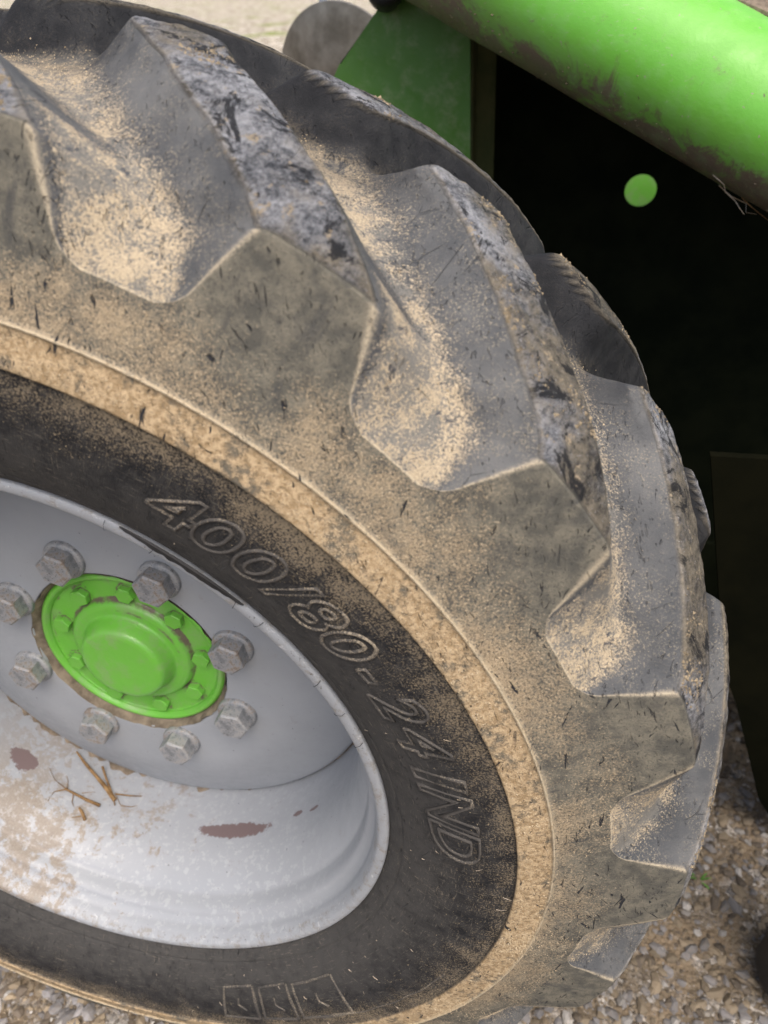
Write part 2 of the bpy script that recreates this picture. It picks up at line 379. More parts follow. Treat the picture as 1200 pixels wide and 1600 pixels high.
# columns
def ucols(f0, f1, gr):
    st = [0.0]; d_ = f0
    while st[-1] < 5.0: st.append(st[-1] + d_); d_ = min(d_ * gr, f1)
    st = np.array(st) * 5.0 / st[-1]
    h_ = np.r_[st, 10 - st[::-1][1:]]
    return np.r_[h_[:-1], 10 + h_[:-1]]
uf, uc = ucols(.09, .27, 1.22), ucols(.4, .9, 1.3)
U = []; KP = []
for k in range(18):
    mid_al = (65.78 - 4 - 20 * k + 180) % 360 - 180
    uu_ = uf if -112 < mid_al < 140 else uc
    U.append(uu_); KP.append(np.full(len(uu_), k))
U = np.concatenate(U); KP = np.concatenate(KP); ncol = len(U)
qCD = od[side_n - 1]
yq = lambda y: np.interp(-y, -outer[:, 1], od)     # y -> q
Ls = [(0, -1.5), (.0035, -.75), (.008, -.05), (.014, .42), (qCD, 2.4), (yq(-.013), .9), (yq(-.032), -1.3), (yq(-.055), -3.7), (yq(-.08), -6.4), (yq(-.108), -8.9), (yq(-.133), -11.3), (yq(-.1699), -14.8), (od[-1] + .05, -19)]
Rs = [(0, 13.9), (.0035, 13.1), (.008, 12.3), (.014, 11.85), (qCD, 9.75), (yq(-.011), 8.1), (yq(-.043), 4.8), (yq(-.069), 1.6), (yq(-.105), -2.3), (yq(-.130), -4.9), (yq(-.165), -7.3), (od[-1] + .05, -12.5)]
Ls = np.array(Ls); Rs = np.array(Rs)
RM = .60
qm = od[-1]
Lw = np.vstack([Ls[Ls[:, 0] < yq(-.14)], [[qm, -16.05], [qm + .1, -16.05]]]); Rw = np.vstack([Rs[Rs[:, 0] < yq(-.14)], [[qm, -6.05], [qm + .1, -6.05]]])
def warp(Q, u):
    k = np.floor(u / 20); u = u - 20 * k
    L = np.interp(Q, Lw[:, 0], Lw[:, 1])[:, None]; R_ = np.interp(Q, Rw[:, 0], Rw[:, 1])[:, None]
    return np.where(u < 10, L + (R_ - L) * u / 10, R_ + (L + 20 - R_) * (u - 10) / 10) + 20 * k
isnear = np.arange(nrow) < nh
relN = warp(q_near, U[None, :]); relF = warp(q_far, U[None, :] - 10) + 10
relG = np.where(isnear[:, None], relN, relF)          # angle from the lug-0 datum, before the period is added
AL = np.radians(65.78 - relG - 20 * KP[None, :])
P3 = np.stack([.6 * np.cos(AL), np.broadcast_to(-H1[:, 1][:, None], AL.shape), .6 * np.sin(AL)], -1)
def lug_x(Q, rel, Hd):
    """height coordinate outside the lug outline: 0 on the outline, 1 at the foot of its wall"""
    L = np.interp(Q, Ls[:, 0], Ls[:, 1]); Rr = np.interp(Q, Rs[:, 0], Rs[:, 1])
    gL = np.gradient(Ls[:, 1]) / np.gradient(Ls[:, 0])
    slope = np.interp(Q, Ls[:, 0], gL) * math.pi / 180 * RM
    slope = np.where(Q < .02, .5, slope)
    cosf = 1 / np.sqrt(1 + slope ** 2)
    kL = np.interp(Q, [0, qCD, qm * .6, yq(-.12), yq(-.15)], [.85, .95, .90, .65, .40]); kR = np.interp(Q, [0, qCD * .5, qCD, qCD + .05, qm], [1.9, 1.8, 1.4, .80, .45])
    Hc = np.maximum(Hd, 1e-4)
    xL = (L[:, None] - rel) * math.pi / 180 * RM * (cosf / (kL * Hc))[:, None]
    xR = (rel - Rr[:, None]) * math.pi / 180 * RM * (cosf / (kR * Hc))[:, None]
    p0 = np.array([yq(-.152), -12.3 * math.pi / 180 * RM]); p1 = np.array([yq(-.1669), -6.7 * math.pi / 180 * RM])
    e = (p1 - p0) / np.linalg.norm(p1 - p0); nrm = np.array([e[1], -e[0]])
    if nrm[0] < 0: nrm = -nrm
    xH = ((Q[:, None] - p0[0]) * nrm[0] + (rel * math.pi / 180 * RM - p0[1]) * nrm[1]) / (.36 * Hc[:, None])
    a, b, k = np.maximum(xL, xR), xH, .95
    h_ = np.clip(.5 + .5 * (a - b) / k, 0, 1)
    return b + (a - b) * h_ + k * h_ * (1 - h_), (xR > xL)
Hd = np.hypot(H1[:, 0] - H0[:, 0], H1[:, 1] - H0[:, 1])
P3 = np.stack([.6 * np.cos(AL), np.broadcast_to(-H1[:, 1][:, None], AL.shape), .6 * np.sin(AL)], -1)
def fam(Q, off, base):
    rel0 = relG - off; h = np.zeros(AL.shape); idx = np.zeros(AL.shape, int); pr_ = np.ones(AL.shape); X_ = np.full(AL.shape, 9.0); rs_ = np.zeros(AL.shape, bool)
    for dk in (-2, -1, 0, 1, 2):
        x, rsd = lug_x(Q, rel0 - 20 * dk, Hd)
        re = (x + np.sqrt(x * x + .011)) / 2
        sp = .30 * np.log1p(np.exp(np.clip((1 - re) / .30, -30, 30))) / (.30 * np.log1p(math.exp(1 / .30)))
        sp = np.where(x > 2.6, 0, np.clip(sp, 0, 1))
        pr_ = pr_ * (1 - sp); m = sp > h; h = np.where(m, sp, h); idx = np.where(m, ((KP[None, :] + dk) % 18) + base, idx)
        m = x < X_; X_ = np.where(m, x, X_); rs_ = np.where(m, rsd, rs_)
    valid = ((Q > 0.0) & (Q <= qm + .05))[:, None]
    return np.where(valid, 1 - pr_, 0), idx, np.where(valid, X_, 9), rs_
hn, idn, xn, rn = fam(q_near, 0, 0); hf, idf, xf, rf = fam(q_far, 10, 18)
hh = 1 - (1 - hn) * (1 - hf); ida = np.where(hn >= hf, idn, idf); xx = np.minimum(xn, xf); rside = np.where(hn >= hf, rn, rf)
inside = (np.minimum(q_near, q_far) > 1e-6)[:, None] & np.ones_like(hh, bool)
hh = np.where(inside, hh, 1.0)
# micro relief on tops
rough = vnoise(P3, 260, 3) * .0006 + vnoise(P3, 90, 4) * .0009
topm = (hh > .97) & (H1[:, 1] < .0015)[:, None] & (H1[:, 1] > 2 * YC - .0015)[:, None]
tread_zone = inside
Rg = H0[:, 0][:, None] * (1 - hh) + H1[:, 0][:, None] * hh
Yg = H0[:, 1][:, None] * (1 - hh) + H1[:, 1][:, None] * hh
Rg = Rg + np.where(topm, rough, rough * .35) * np.where(inside, 1, .25)
lim = np.clip(q_near / .02, 0, 1) * np.clip(q_far / .02, 0, 1)
AL = AL + (vnoise(P3, 45, 1) * .0018 + vnoise(P3, 150, 2) * .0007) / .6 * lim[:, None]
cx = Rg * np.cos(AL); cz = Rg * np.sin(AL); V = np.stack([cx, -Yg, cz], -1)
# lump of the wall under load near the ground
low = np.clip((-cz - .47) / .15, 0, 1); V[..., 2] += low ** 2 * .030
# normals from the grid
du = np.empty_like(V); du[:, 1:-1] = V[:, 2:] - V[:, :-2]; du[:, 0] = V[:, 1] - V[:, -1]; du[:, -1] = V[:, 0] - V[:, -2]
dv = np.empty_like(V); dv[1:-1] = V[2:] - V[:-2]; dv[0] = V[1] - V[0]; dv[-1] = V[-1] - V[-2]
Nn = np.cross(dv, du); Nn /= np.linalg.norm(Nn, axis=-1, keepdims=True) + 1e-12
cent = np.stack([np.cos(AL) * .45, np.full(AL.shape, .17), np.sin(AL) * .45], -1)
if (Nn * (V - cent)).sum() < 0: Nn = -Nn
flipw = ((np.cross(dv, du) * (V - cent)).sum() > 0)
# attributes
relC = relG; al = np.degrees(AL[0])
rr = np.broadcast_to(H1[:, 0][:, None], AL.shape)
ytop = (H1[:, 1] < .0030)[:, None] & (H1[:, 1] > 2 * YC - .003)[:, None]
sm = lambda v, a, b: np.clip((v - a) / (b - a), 0, 1) ** 2 * (3 - 2 * np.clip((v - a) / (b - a), 0, 1))
floor = np.where(inside, np.where(rside & (np.minimum(q_near, q_far) < qCD * 1.4)[:, None], sm(hh, .93, .60), sm(xx, .45, 1.65)), 0)
top = np.where(inside & ytop, sm(hh, .90, .97), 0)
pocket_shade = np.clip(np.where(inside & ((ida >= 18) | (xx > .9)), sm(-H1[:, 1], .150, .182)[:, None] * 1.0, 0) + np.where(inside & (ida >= 18) & (xx > .15), .45, 0) + np.where(inside, sm(q_near, yq(-.10), yq(-.15))[:, None] * (ida < 18) * (xx > .25) * .55, 0), 0, .97) * np.where(inside, 1 - sm(hh, .93, .98) * .85, 0)  # mask for shade painted into hollows by the far lugs and heads
side = np.where(inside & ~ytop, sm(hh, .93, .985), 0) + np.where(~inside & (rr > .480), 1, 0)
wall = np.where(inside, np.clip(1 - floor * .8 - top - side, 0, 1), 0)
dark = np.where(rr < .4506, 1.0, 0) * np.ones_like(AL); band = np.where((rr >= .4506) & (rr <= .480), 1.0, 0) * np.ones_like(AL)
edge = np.zeros_like(AL)
edge += np.exp(-((rr - .4793) / .0011) ** 2) * ~inside
invalley = (xx > .02)
edge += np.where(invalley & inside, np.exp(-((np.minimum(q_near, q_far) - .0012) / .0016) ** 2)[:, None], 0) * .95
edge += np.where(inside & (np.minimum(q_near, q_far) < qCD)[:, None], np.exp(-((xx - .0) / .07) ** 2), 0) * .8
edge += np.where(inside & (np.minimum(q_near, q_far) >= qCD)[:, None], np.exp(-((xx - .0) / .05) ** 2), 0) * .22
pol = np.stack([AL * .56, np.broadcast_to(S[:, None], AL.shape), np.zeros_like(AL)], -1)

nv = nrow * ncol; vid = np.arange(nv).reshape(nrow, ncol)
c2 = np.r_[np.arange(1, ncol), 0]
A_ = vid[:-1]; Bq = vid[:-1][:, c2]; Cq = vid[1:][:, c2]; Dq = vid[1:]
quads = np.stack([A_, Dq, Cq, Bq] if flipw else [A_, Bq, Cq, Dq], -1).reshape(-1, 4)
fh = np.minimum.reduce([hh.reshape(-1)[quads[:, k]] for k in range(4)])
fin = np.all(np.broadcast_to(inside, hh.shape).reshape(-1)[quads], axis=1)
fid = np.where((fh > .06) & fin, ida.reshape(-1)[quads[:, 0]], -1)
Vf = V.reshape(-1, 3).astype(np.float32); Nf = Nn.reshape(-1, 3).astype(np.float32)
At = {'zone': np.stack([top, floor, np.clip(side, 0, 1)], -1).reshape(-1, 3), 'zone2': np.stack([dark, band, np.clip(edge, 0, 1)], -1).reshape(-1, 3),
      'radial': np.stack([rr, wall, pocket_shade], -1).reshape(-1, 3), 'pol': pol.reshape(-1, 3)}
def grid_mesh(name, q, mat, parent):
    used, inv = np.unique(q, return_inverse=True); inv = inv.reshape(q.shape)
    me = bpy.data.meshes.new(name); me.vertices.add(len(used)); me.vertices.foreach_set('co', Vf[used].ravel())
    me.loops.add(inv.size); me.loops.foreach_set('vertex_index', inv.ravel().astype(np.int32))
    me.polygons.add(len(q)); me.polygons.foreach_set('loop_start', np.arange(0, inv.size, 4, dtype=np.int32))
    me.update(calc_edges=True); me.validate()
    me.polygons.foreach_set('use_smooth', np.ones(len(me.polygons), bool))
    for k, a in At.items():
        t = me.attributes.new(k, 'FLOAT_VECTOR', 'POINT'); t.data.foreach_set('vector', a[used].astype(np.float32).ravel())
    me.materials.append(mat)
    me.normals_split_custom_set_from_vertices(Nf[used])
    o = bpy.data.objects.new(name, me); link(o, parent); return o

wheel = empty('tractor_wheel', (0, .17, 0))
tag(wheel, 'big dusty tractor wheel with chunky black tyre, grey rim and bright green hub', 'wheel')
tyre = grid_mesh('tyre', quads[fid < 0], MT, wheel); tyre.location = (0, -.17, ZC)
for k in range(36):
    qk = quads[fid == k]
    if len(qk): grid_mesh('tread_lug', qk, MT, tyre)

# raised lettering on the side wall: outline glyphs wrapped on the arc
sp_r = np.array([p[0] for p in P1]); sp_y = np.array([p[1] for p in P1])
def glyph(ch, deg, rc, size, wx, shear=.28, depth=.0011, name='raised_letter'):
    cu = bpy.data.curves.new('g', 'FONT'); cu.body = ch; cu.size = 1; cu.align_x = 'CENTER'; cu.fill_mode = 'NONE'
    cu.bevel_depth = .026; cu.bevel_resolution = 1; cu.resolution_u = 5; cu.offset = .02
    to = bpy.data.objects.new('g', cu); col.objects.link(to); dg = bpy.context.evaluated_depsgraph_get()
    me = bpy.data.meshes.new_from_object(to.evaluated_get(dg)); bpy.data.objects.remove(to); bpy.data.curves.remove(cu)
    co = np.empty(len(me.vertices) * 3, np.float32); me.vertices.foreach_get('co', co); co = co.reshape(-1, 3)
    x = co[:, 0] * size * wx; y = (co[:, 1] - .36) * size; z = co[:, 2] * size
    x = x + y * shear
    jit = vnoise(np.stack([x, y, z * 0 + deg], -1), 300, 9) * .0006
    rad_ = rc + y + jit; a = R(deg) - (x + jit) / rc
    yy = np.interp(rad_, sp_r, sp_y) + z * 1.0 + .0002 + vnoise(np.stack([x, y, z * 0 + deg], -1), 120, 19) * .0003
    out = np.stack([rad_ * np.cos(a), -yy, rad_ * np.sin(a)], -1)
    me.vertices.foreach_set('co', out.astype(np.float32).ravel()); me.materials.clear(); me.materials.append(ML)
    me.polygons.foreach_set('use_smooth', np.ones(len(me.polygons), bool)); me.update()
    me.name = name; o = bpy.data.objects.new(name, me); link(o, tyre); return o
for ch, dg_, sz, wx in (('4', 60.2, .052, 1.25), ('0', 55.7, .052, 1.15), ('0', 50.9, .052, 1.15), ('/', 47.0, .052, 1.1), ('8', 43.4, .052, 1.12), ('0', 38.9, .052, 1.15), ('-', 34.3, .052, 1.0), ('2', 29.2, .052, 1.1), ('4', 23.9, .052, 1.15), ('I', 18.0, .056, 1.5), ('N', 13.0, .056, 1.1), ('D', 6.4, .056, 1.1)):
    glyph(ch, dg_, .4015, sz, wx)
# worn, unreadable block outlines of the maker's mark low on the wall
def wrap_tube(pts, rad=.0009, rc=.4, name='moulded_outline', mat=None, segs=5, parent=None):
    bm = bmesh.new(); rings = []
    P = []
    for r_, d_ in pts:
        y_ = float(np.interp(r_, sp_r, sp_y)); P.append(Vector((r_ * math.cos(R(d_)), -y_, r_ * math.sin(R(d_)))))
    for i, p in enumerate(P):
        t = (P[min(i + 1, len(P) - 1)] - P[max(i - 1, 0)]).normalized(); a = t.cross(Vector((0, 1, 0))).normalized(); b = t.cross(a)
        rr_ = rad * (.8 + .4 * random.random())
        rings.append([bm.verts.new(p + (a * math.cos(2 * math.pi * k / segs) + b * math.sin(2 * math.pi * k / segs)) * rr_) for k in range(segs)])
    for a, b in zip(rings, rings[1:]):
        for k in range(segs): bm.faces.new((a[k], b[k], b[(k + 1) % segs], a[(k + 1) % segs]))
    return bm_obj(name, bm, mat or ML, parent or tyre)
def box_outline(d0, d1, r0, r1, sh):
    pts = []
    for (a, b, c, d) in ((d0, r0, d0 + sh, r1), (d0 + sh, r1, d1 + sh, r1 - .002), (d1 + sh, r1 - .002, d1, r0 + .003), (d1, r0 + .003, d0, r0)):
        for k in range(8): t = k / 8; pts.append((b + (d - b) * t + random.uniform(-1, 1) * .0004, a + (c - a) * t))
    pts.append(pts[0]); return pts
for d0, d1 in ((-42.5, -52.5), (-53.8, -60.2), (-61.5, -68.0)):
    wrap_tube(box_outline(d0, d1, .374, .432, -3), .0017)
    wrap_tube([(.392, (d0 + d1) / 2 - 1.2), (.405, (d0 + d1) / 2 - 2), (.415, (d0 + d1) / 2 - 1.0)], .0011)
# moulding flash lines round the wall
wrap_tube([(.4345 + .0008 * math.sin(k), -52 + k * 1.1) for k in range(27)], .0007, name='moulding_line')
for d in range(-98, 150, 1):            # vent whiskers, pale hairs
    pass
hb = bmesh.new()
def whisker(bm, r_, d_, ln, ang, lift, th=.00035):
    y_ = float(np.interp(r_, sp_r, sp_y)); p = Vector((r_ * math.cos(R(d_)), -y_ - .0003, r_ * math.sin(R(d_))))
    rad_v = Vector((math.cos(R(d_)), 0, math.sin(R(d_)))); tan = Vector((math.sin(R(d_)), 0, -math.cos(R(d_))))
    v = rad_v * math.cos(ang) + tan * math.sin(ang); prev = None
    b = Vector((0, -1, 0)); a = v.cross(b)
    for k in range(5):
        t = k / 4; c = p + v * ln * t + b * (lift * math.sin(t * math.pi)) + a * (.04 * ln * math.sin(t * 2 + ln * 900)); q = th * (1 - .5 * t)
        rg = [bm.verts.new(c + a * q), bm.verts.new(c - a * q * .5 + b * q), bm.verts.new(c - a * q * .5 - b * q)]
        if prev:
            for j in range(3): bm.faces.new((prev[j], rg[j], rg[(j + 1) % 3], prev[(j + 1) % 3]))
        prev = rg
for _ in range(34):
    whisker(hb, random.uniform(.345, .449), random.uniform(-95, 120), random.uniform(.003, .010), random.gauss(.1, .35), .0004, .00025)
for _ in range(9):
    whisker(hb, random.uniform(.36, .445), random.uniform(-90, 20), random.uniform(.006, .012), random.gauss(.05, .2), .0008, .0004)
bm_obj('rubber_whiskers', hb, MHAIR, tyre)['kind'] = 'stuff'

# grit and crumbs of soil lying on the rubber: real grains
def grains(name, n, pick, smin, smax, mat):
    base = np.array([[0, 0, 1], [.9, 0, .1], [.1, .8, 0], [-.8, .2, .1], [0, -.9, .1]]); bf = [(0, 1, 2), (0, 2, 3), (0, 3, 4), (0, 4, 1)]
    vs = []; fs_ = []
    while len(vs) < n * 5:
        i, j = pick()
        u1, v1 = random.random(), random.random(); i2 = min(i + 1, nrow - 1); j2 = (j + 1) % ncol
        p = (V[i, j] * (1 - u1) + V[i2, j] * u1) * (1 - v1) + (V[i, j2] * (1 - u1) + V[i2, j2] * u1) * v1; nn = Nn[i, j]; a = np.cross(nn, [0.3, .9, .2]); a /= np.linalg.norm(a); b = np.cross(nn, a)
        s = smin * (smax / smin) ** (random.random() ** 2.2); t = random.random() * 6.28; ca, sa = math.cos(t), math.sin(t)
        o = len(vs); jt = rng.uniform(.6, 1.2, (5, 1)); P_ = base * jt * s
        for q in P_: vs.append(p + a * (q[0] * ca - q[1] * sa) + b * (q[0] * sa + q[1] * ca) + nn * (q[2] * .8 - s * .15))
        for f_ in bf: fs_.append(tuple(o + k for k in f_))
    o = mesh_obj(name, vs, fs_, mat, tyre, smooth=False); o['kind'] = 'stuff'; return o
rowr = H1[:, 0]; rows_band = np.where((rowr > .452) & (rowr < .479) & (np.arange(nrow) < nh))[0]
rows_dk = np.where((rowr > .40) & (rowr < .449) & (np.arange(nrow) < nh))[0]; rows_in = np.where((q_near > .002) & (np.arange(nrow) < nh + 30))[0]
rows_sd = np.where((rowr > .48) & (np.arange(nrow) < nI))[0]
al = (al + 180) % 360 - 180
ja = np.where((al > -70) & (al < 125))[0]
clump = vnoise(V, 26, 12) + .5 * vnoise(V, 80, 13)
def pk_band():
    while True:
        i, j = random.choice(rows_band), random.choice(ja)
        if clump[i, j] > random.uniform(-.7, .5): return i, j
def pk_floor():
    while True:
        i, j = random.choice(rows_in), random.choice(ja)
        if floor[i, j] > random.uniform(.3, 1) and clump[i, j] > random.uniform(-.3, .5): return i, j
def pk_side():
    while True:
        i, j = random.choice(rows_sd), random.choice(ja)
        if clump[i, j] > random.uniform(-.2, .6): return i, j
def pk_top():
    while True:
        i, j = random.choice(rows_in), random.choice(ja)
        if top[i, j] > .5 and clump[i, j] > random.uniform(.35, .7): return i, j
def pk_dk():
    i, j = random.choice(rows_dk), random.choice(ja); return i, j
MGR = plain('sand_grain', (.32, .25, .155), (.52, .43, .30), 300, .95, .0003, .1)
MCR = plain('soil_crumb', (.10, .085, .065), (.36, .29, .19), 120, .95, .0008, .1)
grains('sand_grains', 14000, pk_band, .00035, .0012, MGR)
grains('sand_grains', 9000, pk_floor, .00035, .0012, MGR)
grains('sand_grains', 4500, pk_side, .00035, .0010, MGR)
grains('soil_crumbs', 2600, pk_top, .0006, .0026, MCR)
grains('soil_crumbs', 1500, pk_dk, .0003, .0010, MCR)

# ------------------------------------------------------------------ rim, disc, hub
wl = (0, -.17, ZC)
rimp = [(.3335, -.0065), (.3352, -.0030), (.3350, .0006), (.3330, .0024), (.3295, .0026), (.3258, .0014), (.3232, -.0025), (.3205, -.010), (.3190, -.018), (.3150, -.024), (.3100, -.028), (.3075, -.034),
        (.3060, -.042), (.3045, -.048), (.3000, -.054), (.2940, -.064), (.2890, -.076), (.2850, -.090), (.2828, -.106), (.2820, -.120), (.2818, -.145), (.2820, -.170), (.2830, -.200), (.2900, -.230), (.3, -.26), (.305, -.31), (.33, -.345)]
rim = bm_obj('rim', lathe(smooth_prof(rimp, 5), 256), MG, wheel, wl, 60)
DR = .2795
discp = smooth_prof([(DR, -.197), (DR, -.1825), (.2770, -.1772), (.270, -.1735), (.252, -.1665), (.23, -.1585), (.205, -.1505), (.185, -.1465), (.165, -.1448), (.15, -.1442), (.135, -.1440), (.122, -.1440), (.118, -.1452), (.1172, -.150), (.1170, -.160)], 5)
disc = bm_obj('disc', lathe([(.2, -.205)] + discp, 200), MG, wheel, wl, 60)
# dry soil ring in the corner between disc and barrel
srn = []
bm = bmesh.new(); prev = None
for kk in range(0, 721):
    k = kk / 4; a = R(-165 + k * .9); hgt = max(0, -.15 + .9 * vnoise(np.array([[math.cos(a) * .3, .1, math.sin(a) * .3]]), 22, 5)[0] + .5 * vnoise(np.array([[math.cos(a) * .3, .1, math.sin(a) * .3]]), 90, 15)[0]) * max(0, math.sin(R(k * 1.0))) ** .5
    x0 = DR + .0005 - .004 * hgt; x1 = DR + .0035
    pr = [(x0, -.1860), (x0 + .0015, -.1840 + .010 * hgt), (x1 - .001, -.1840 + .018 * hgt), (x1 + .0002, -.184 + .026 * hgt)]
    rg = [bm.verts.new((r_ * math.cos(a), -y_, r_ * math.sin(a))) for r_, y_ in pr]
    if prev:
        for j in range(3): bm.faces.new((prev[j], prev[j + 1], rg[j + 1], rg[j]))
    prev = rg
bm_obj('soil_fillet', bm, MSOIL, rim, sharp=80)['kind'] = 'stuff'

# green hub
HB = -.1600
hubp = [(.1125, -.168), (.1125, -.1560), (.1110, -.1522), (.1085, -.1502), (.1055, -.1508), (.1025, -.1545), (.0995, -.1580), (.078, -.1585), (.0750, -.1575), (.0728, -.1540), (.0700, -.1505), (.0650, -.1490), (.0600, -.1488), (.0570, -.1480), (.0545, -.1440), (.0520, -.1370), (.0500, -.1320), (.0475, -.1292), (.0440, -.1280), (.0380, -.1276), (.02, -.1275)]
hub = bm_obj('hub_cover', lathe(smooth_prof(hubp, 6) + [(0, -.1275)], 160), MGH, wheel, wl, 60)
def soil_attr(o, fn):
    a = o.data.attributes.new('soil', 'FLOAT', 'POINT')
    for i, v in enumerate(o.data.vertices): a.data[i].value = fn(v.co)
def hub_soil(c):
    r_ = math.hypot(c.x, c.z); an = math.degrees(math.atan2(c.z, c.x)); s = 0
    s = max(s, .62 * math.exp(-((r_ - .0745) / .0045) ** 2) * (1 if 0 < an < 150 else .75))
    s = max(s, .50 * math.exp(-((r_ - .0640) / .004) ** 2) * max(0, math.cos(R(an - 55))))
    s = max(s, .42 * math.exp(-((r_ - .056) / .003) ** 2) * max(0, math.cos(R(an - 50))))
    s = max(s, .40 * math.exp(-((r_ - .109) / .003) ** 2) * max(0, math.cos(R(an + 200))))
    s = max(s, .42 * math.exp(-((r_ - .1000) / .003) ** 2))
    for q_ in range(9):
        aa = R(124 - 40 * q_); dd = math.hypot(c.x - .0858 * math.cos(aa), c.z - .0858 * math.sin(aa)); s = max(s, .55 * math.exp(-((dd - .0125) / .0028) ** 2))
    return s
soil_attr(hub, hub_soil)
# rough soil collar round the hub
bm = bmesh.new(); prev = None; first = None
for k in range(360):
    a = R(k); nz = vnoise(np.array([[math.cos(a) * .11, .3, math.sin(a) * .11]]), 130, 6)[0]; nz2 = vnoise(np.array([[math.cos(a) * .11, .7, math.sin(a) * .11]]), 40, 8)[0]
    thick = max(.0012, .0035 + .0016 * nz + .0016 * nz2); ro = .1130 + thick
    pr = [(.1118, -.1570), (.1128, -.1520 + .001 * nz2), (ro - .0010, -.1470 + .001 * nz), (ro + .0010, -.1436)]
    rg = [bm.verts.new((r_ * math.cos(a), -y_, r_ * math.sin(a))) for r_, y_ in pr]
    if prev:
        for j in range(3): bm.faces.new((prev[j], prev[j + 1], rg[j + 1], rg[j]))
    else: first = rg
    prev = rg
for j in range(3): bm.faces.new((prev[j], prev[j + 1], first[j + 1], first[j]))
bm_obj('soil_collar', bm, MSOIL, hub, sharp=80)['kind'] = 'stuff'
def hex_prism(r_, y0, y1, ch, rot=0, sides=6, dome=.0):
    """hexagon about local Y axis, from y0 (far) to y1 (near, toward viewer)."""
    bm = bmesh.new()
    def rg(rr_, y, n=sides, rt=rot): return [bm.verts.new((rr_ * math.cos(2 * math.pi * k / n + rt), -y, rr_ * math.sin(2 * math.pi * k / n + rt))) for k in range(n)]
    a = rg(r_, y0); b = rg(r_, y1 - ch); c = rg(r_ - ch * 1.1, y1); d = bm.verts.new((0, -y1 - dome, 0))
    for p, q in ((a, b), (b, c)):
        for k in range(sides): bm.faces.new((p[k], q[k], q[(k + 1) % sides], p[(k + 1) % sides]))
    for k in range(sides): bm.faces.new((c[k], d, c[(k + 1) % sides]))
    return bm
def bev(bm, w_): 
    bmesh.ops.bevel(bm, geom=[e for e in bm.edges if e.calc_face_angle(0) > .3], offset=w_, segments=2, affect='EDGES')
    return bm
nut0 = bev(hex_prism(.0205, -.1440, -.1210, .0020), .0009)
nutm = None; protos = {}
for i in range(8):
    deg = 108.73 - 45 * i; x, z = .1396 * math.cos(R(deg)), .1396 * math.sin(R(deg))
    if not protos:
        o = bm_obj('wheel_nut', nut0, MS, wheel); protos['n'] = o.data
        wsh = bm_obj('washer', lathe(smooth_prof([(.0236, -.1442), (.0234, -.1410), (.0224, -.1392), (.0205, -.1382)], 3) + [(.015, -.1382)], 40), MS, o); protos['w'] = wsh.data
    else:
        o = link(bpy.data.objects.new('wheel_nut', protos['n']), wheel); link(bpy.data.objects.new('washer', protos['w']), o)
    o.location = (wl[0] + x, wl[1], wl[2] + z); o.rotation_euler = (0, random.uniform(0, 1.0), 0)
hb0 = None
for i in range(9):
    deg = 124 - 40 * i
    if hb0 is None:
        o = bm_obj('hub_bolt', bev(hex_prism(.0108, -.1588, -.1495, .0009), .0006), MGH, hub); hb0 = o.data
        a = hb0.attributes.new('soil', 'FLOAT', 'POINT')
        for k, v in enumerate(hb0.vertices): a.data[k].value = .52 if -v.co.y < -.1515 and v.co.z > -.002 else .12
    else: o = link(bpy.data.objects.new('hub_bolt', hb0), hub)
    o.location = (.0858 * math.cos(R(deg)), 0, .0858 * math.sin(R(deg))); o.rotation_euler = (0, random.uniform(0, 1), 0)
    if i in (4,): o.location[1] = 0

# dry plant bits lying in the rim
def curve_stick(name, pts, r0, r1, mat, parent=None, n=6, loc=(0, 0, 0)):
    bm = bmesh.new(); rings = []
    P = [Vector(p) for p in pts]
    for i, p in enumerate(P):
        t = (P[min(i + 1, len(P) - 1)] - P[max(i - 1, 0)]).normalized(); a = t.cross(Vector((.3, .9, .1))).normalized(); b = t.cross(a)
        q = r0 + (r1 - r0) * i / (len(P) - 1); q *= random.uniform(.8, 1.2)
        rings.append([bm.verts.new(p + (a * math.cos(6.283 * k / n) + b * .7 * math.sin(6.283 * k / n)) * q) for k in range(n)])
    for a, b in zip(rings, rings[1:]):
        for k in range(n): bm.faces.new((a[k], b[k], b[(k + 1) % n], a[(k + 1) % n]))
    bm.faces.new(rings[0]); bm.faces.new(rings[-1][::-1])
    return bm_obj(name, bm, mat, parent, loc)
def barrel(yv, deg, lift=.001):
    ys = [p[1] for p in rimp]; r_ = float(np.interp(-yv, [-p[1] for p in rimp[1:]], [p[0] for p in rimp[1:]])) - lift
    return Vector((r_ * math.cos(R(deg)), -yv, ZC + r_ * math.sin(R(deg)) ))
def stickset(name, label, segs, mat):
    root = None
    for k, (pts, r0, r1) in enumerate(segs):
        P = [barrel(y_, d_, l_) for y_, d_, l_ in pts]
        if root is None:
            c = P[0].copy(); root = curve_stick(name, [p - c for p in P], r0, r1, mat, None, loc=c); tag(root, label, 'plant debris')
        else: curve_stick('twig', [p - c for p in P], r0, r1, mat, root)
DEB = []
stickset('dry_stalk', 'dark brown splintered stalk lying against the grey wheel disc inside the rim', [
    ([(-.169, -120.5, .004), (-.160, -116.5, .003), (-.150, -112, .004), (-.140, -107.5, .003), (-.130, -104.2, .002)], .0016, .0050),
    ([(-.165, -112, .006), (-.153, -109.5, .005), (-.138, -106, .003), (-.124, -103.5, .002)], .0030, .0010),
    ([(-.138, -105, .003), (-.142, -101, .004), (-.147, -98, .003)], .0015, .0006),
    ([(-.136, -104.5, .003), (-.126, -102, .002), (-.127, -99, .006), (-.132, -98, .003)], .0008, .0004)], MWOOD)
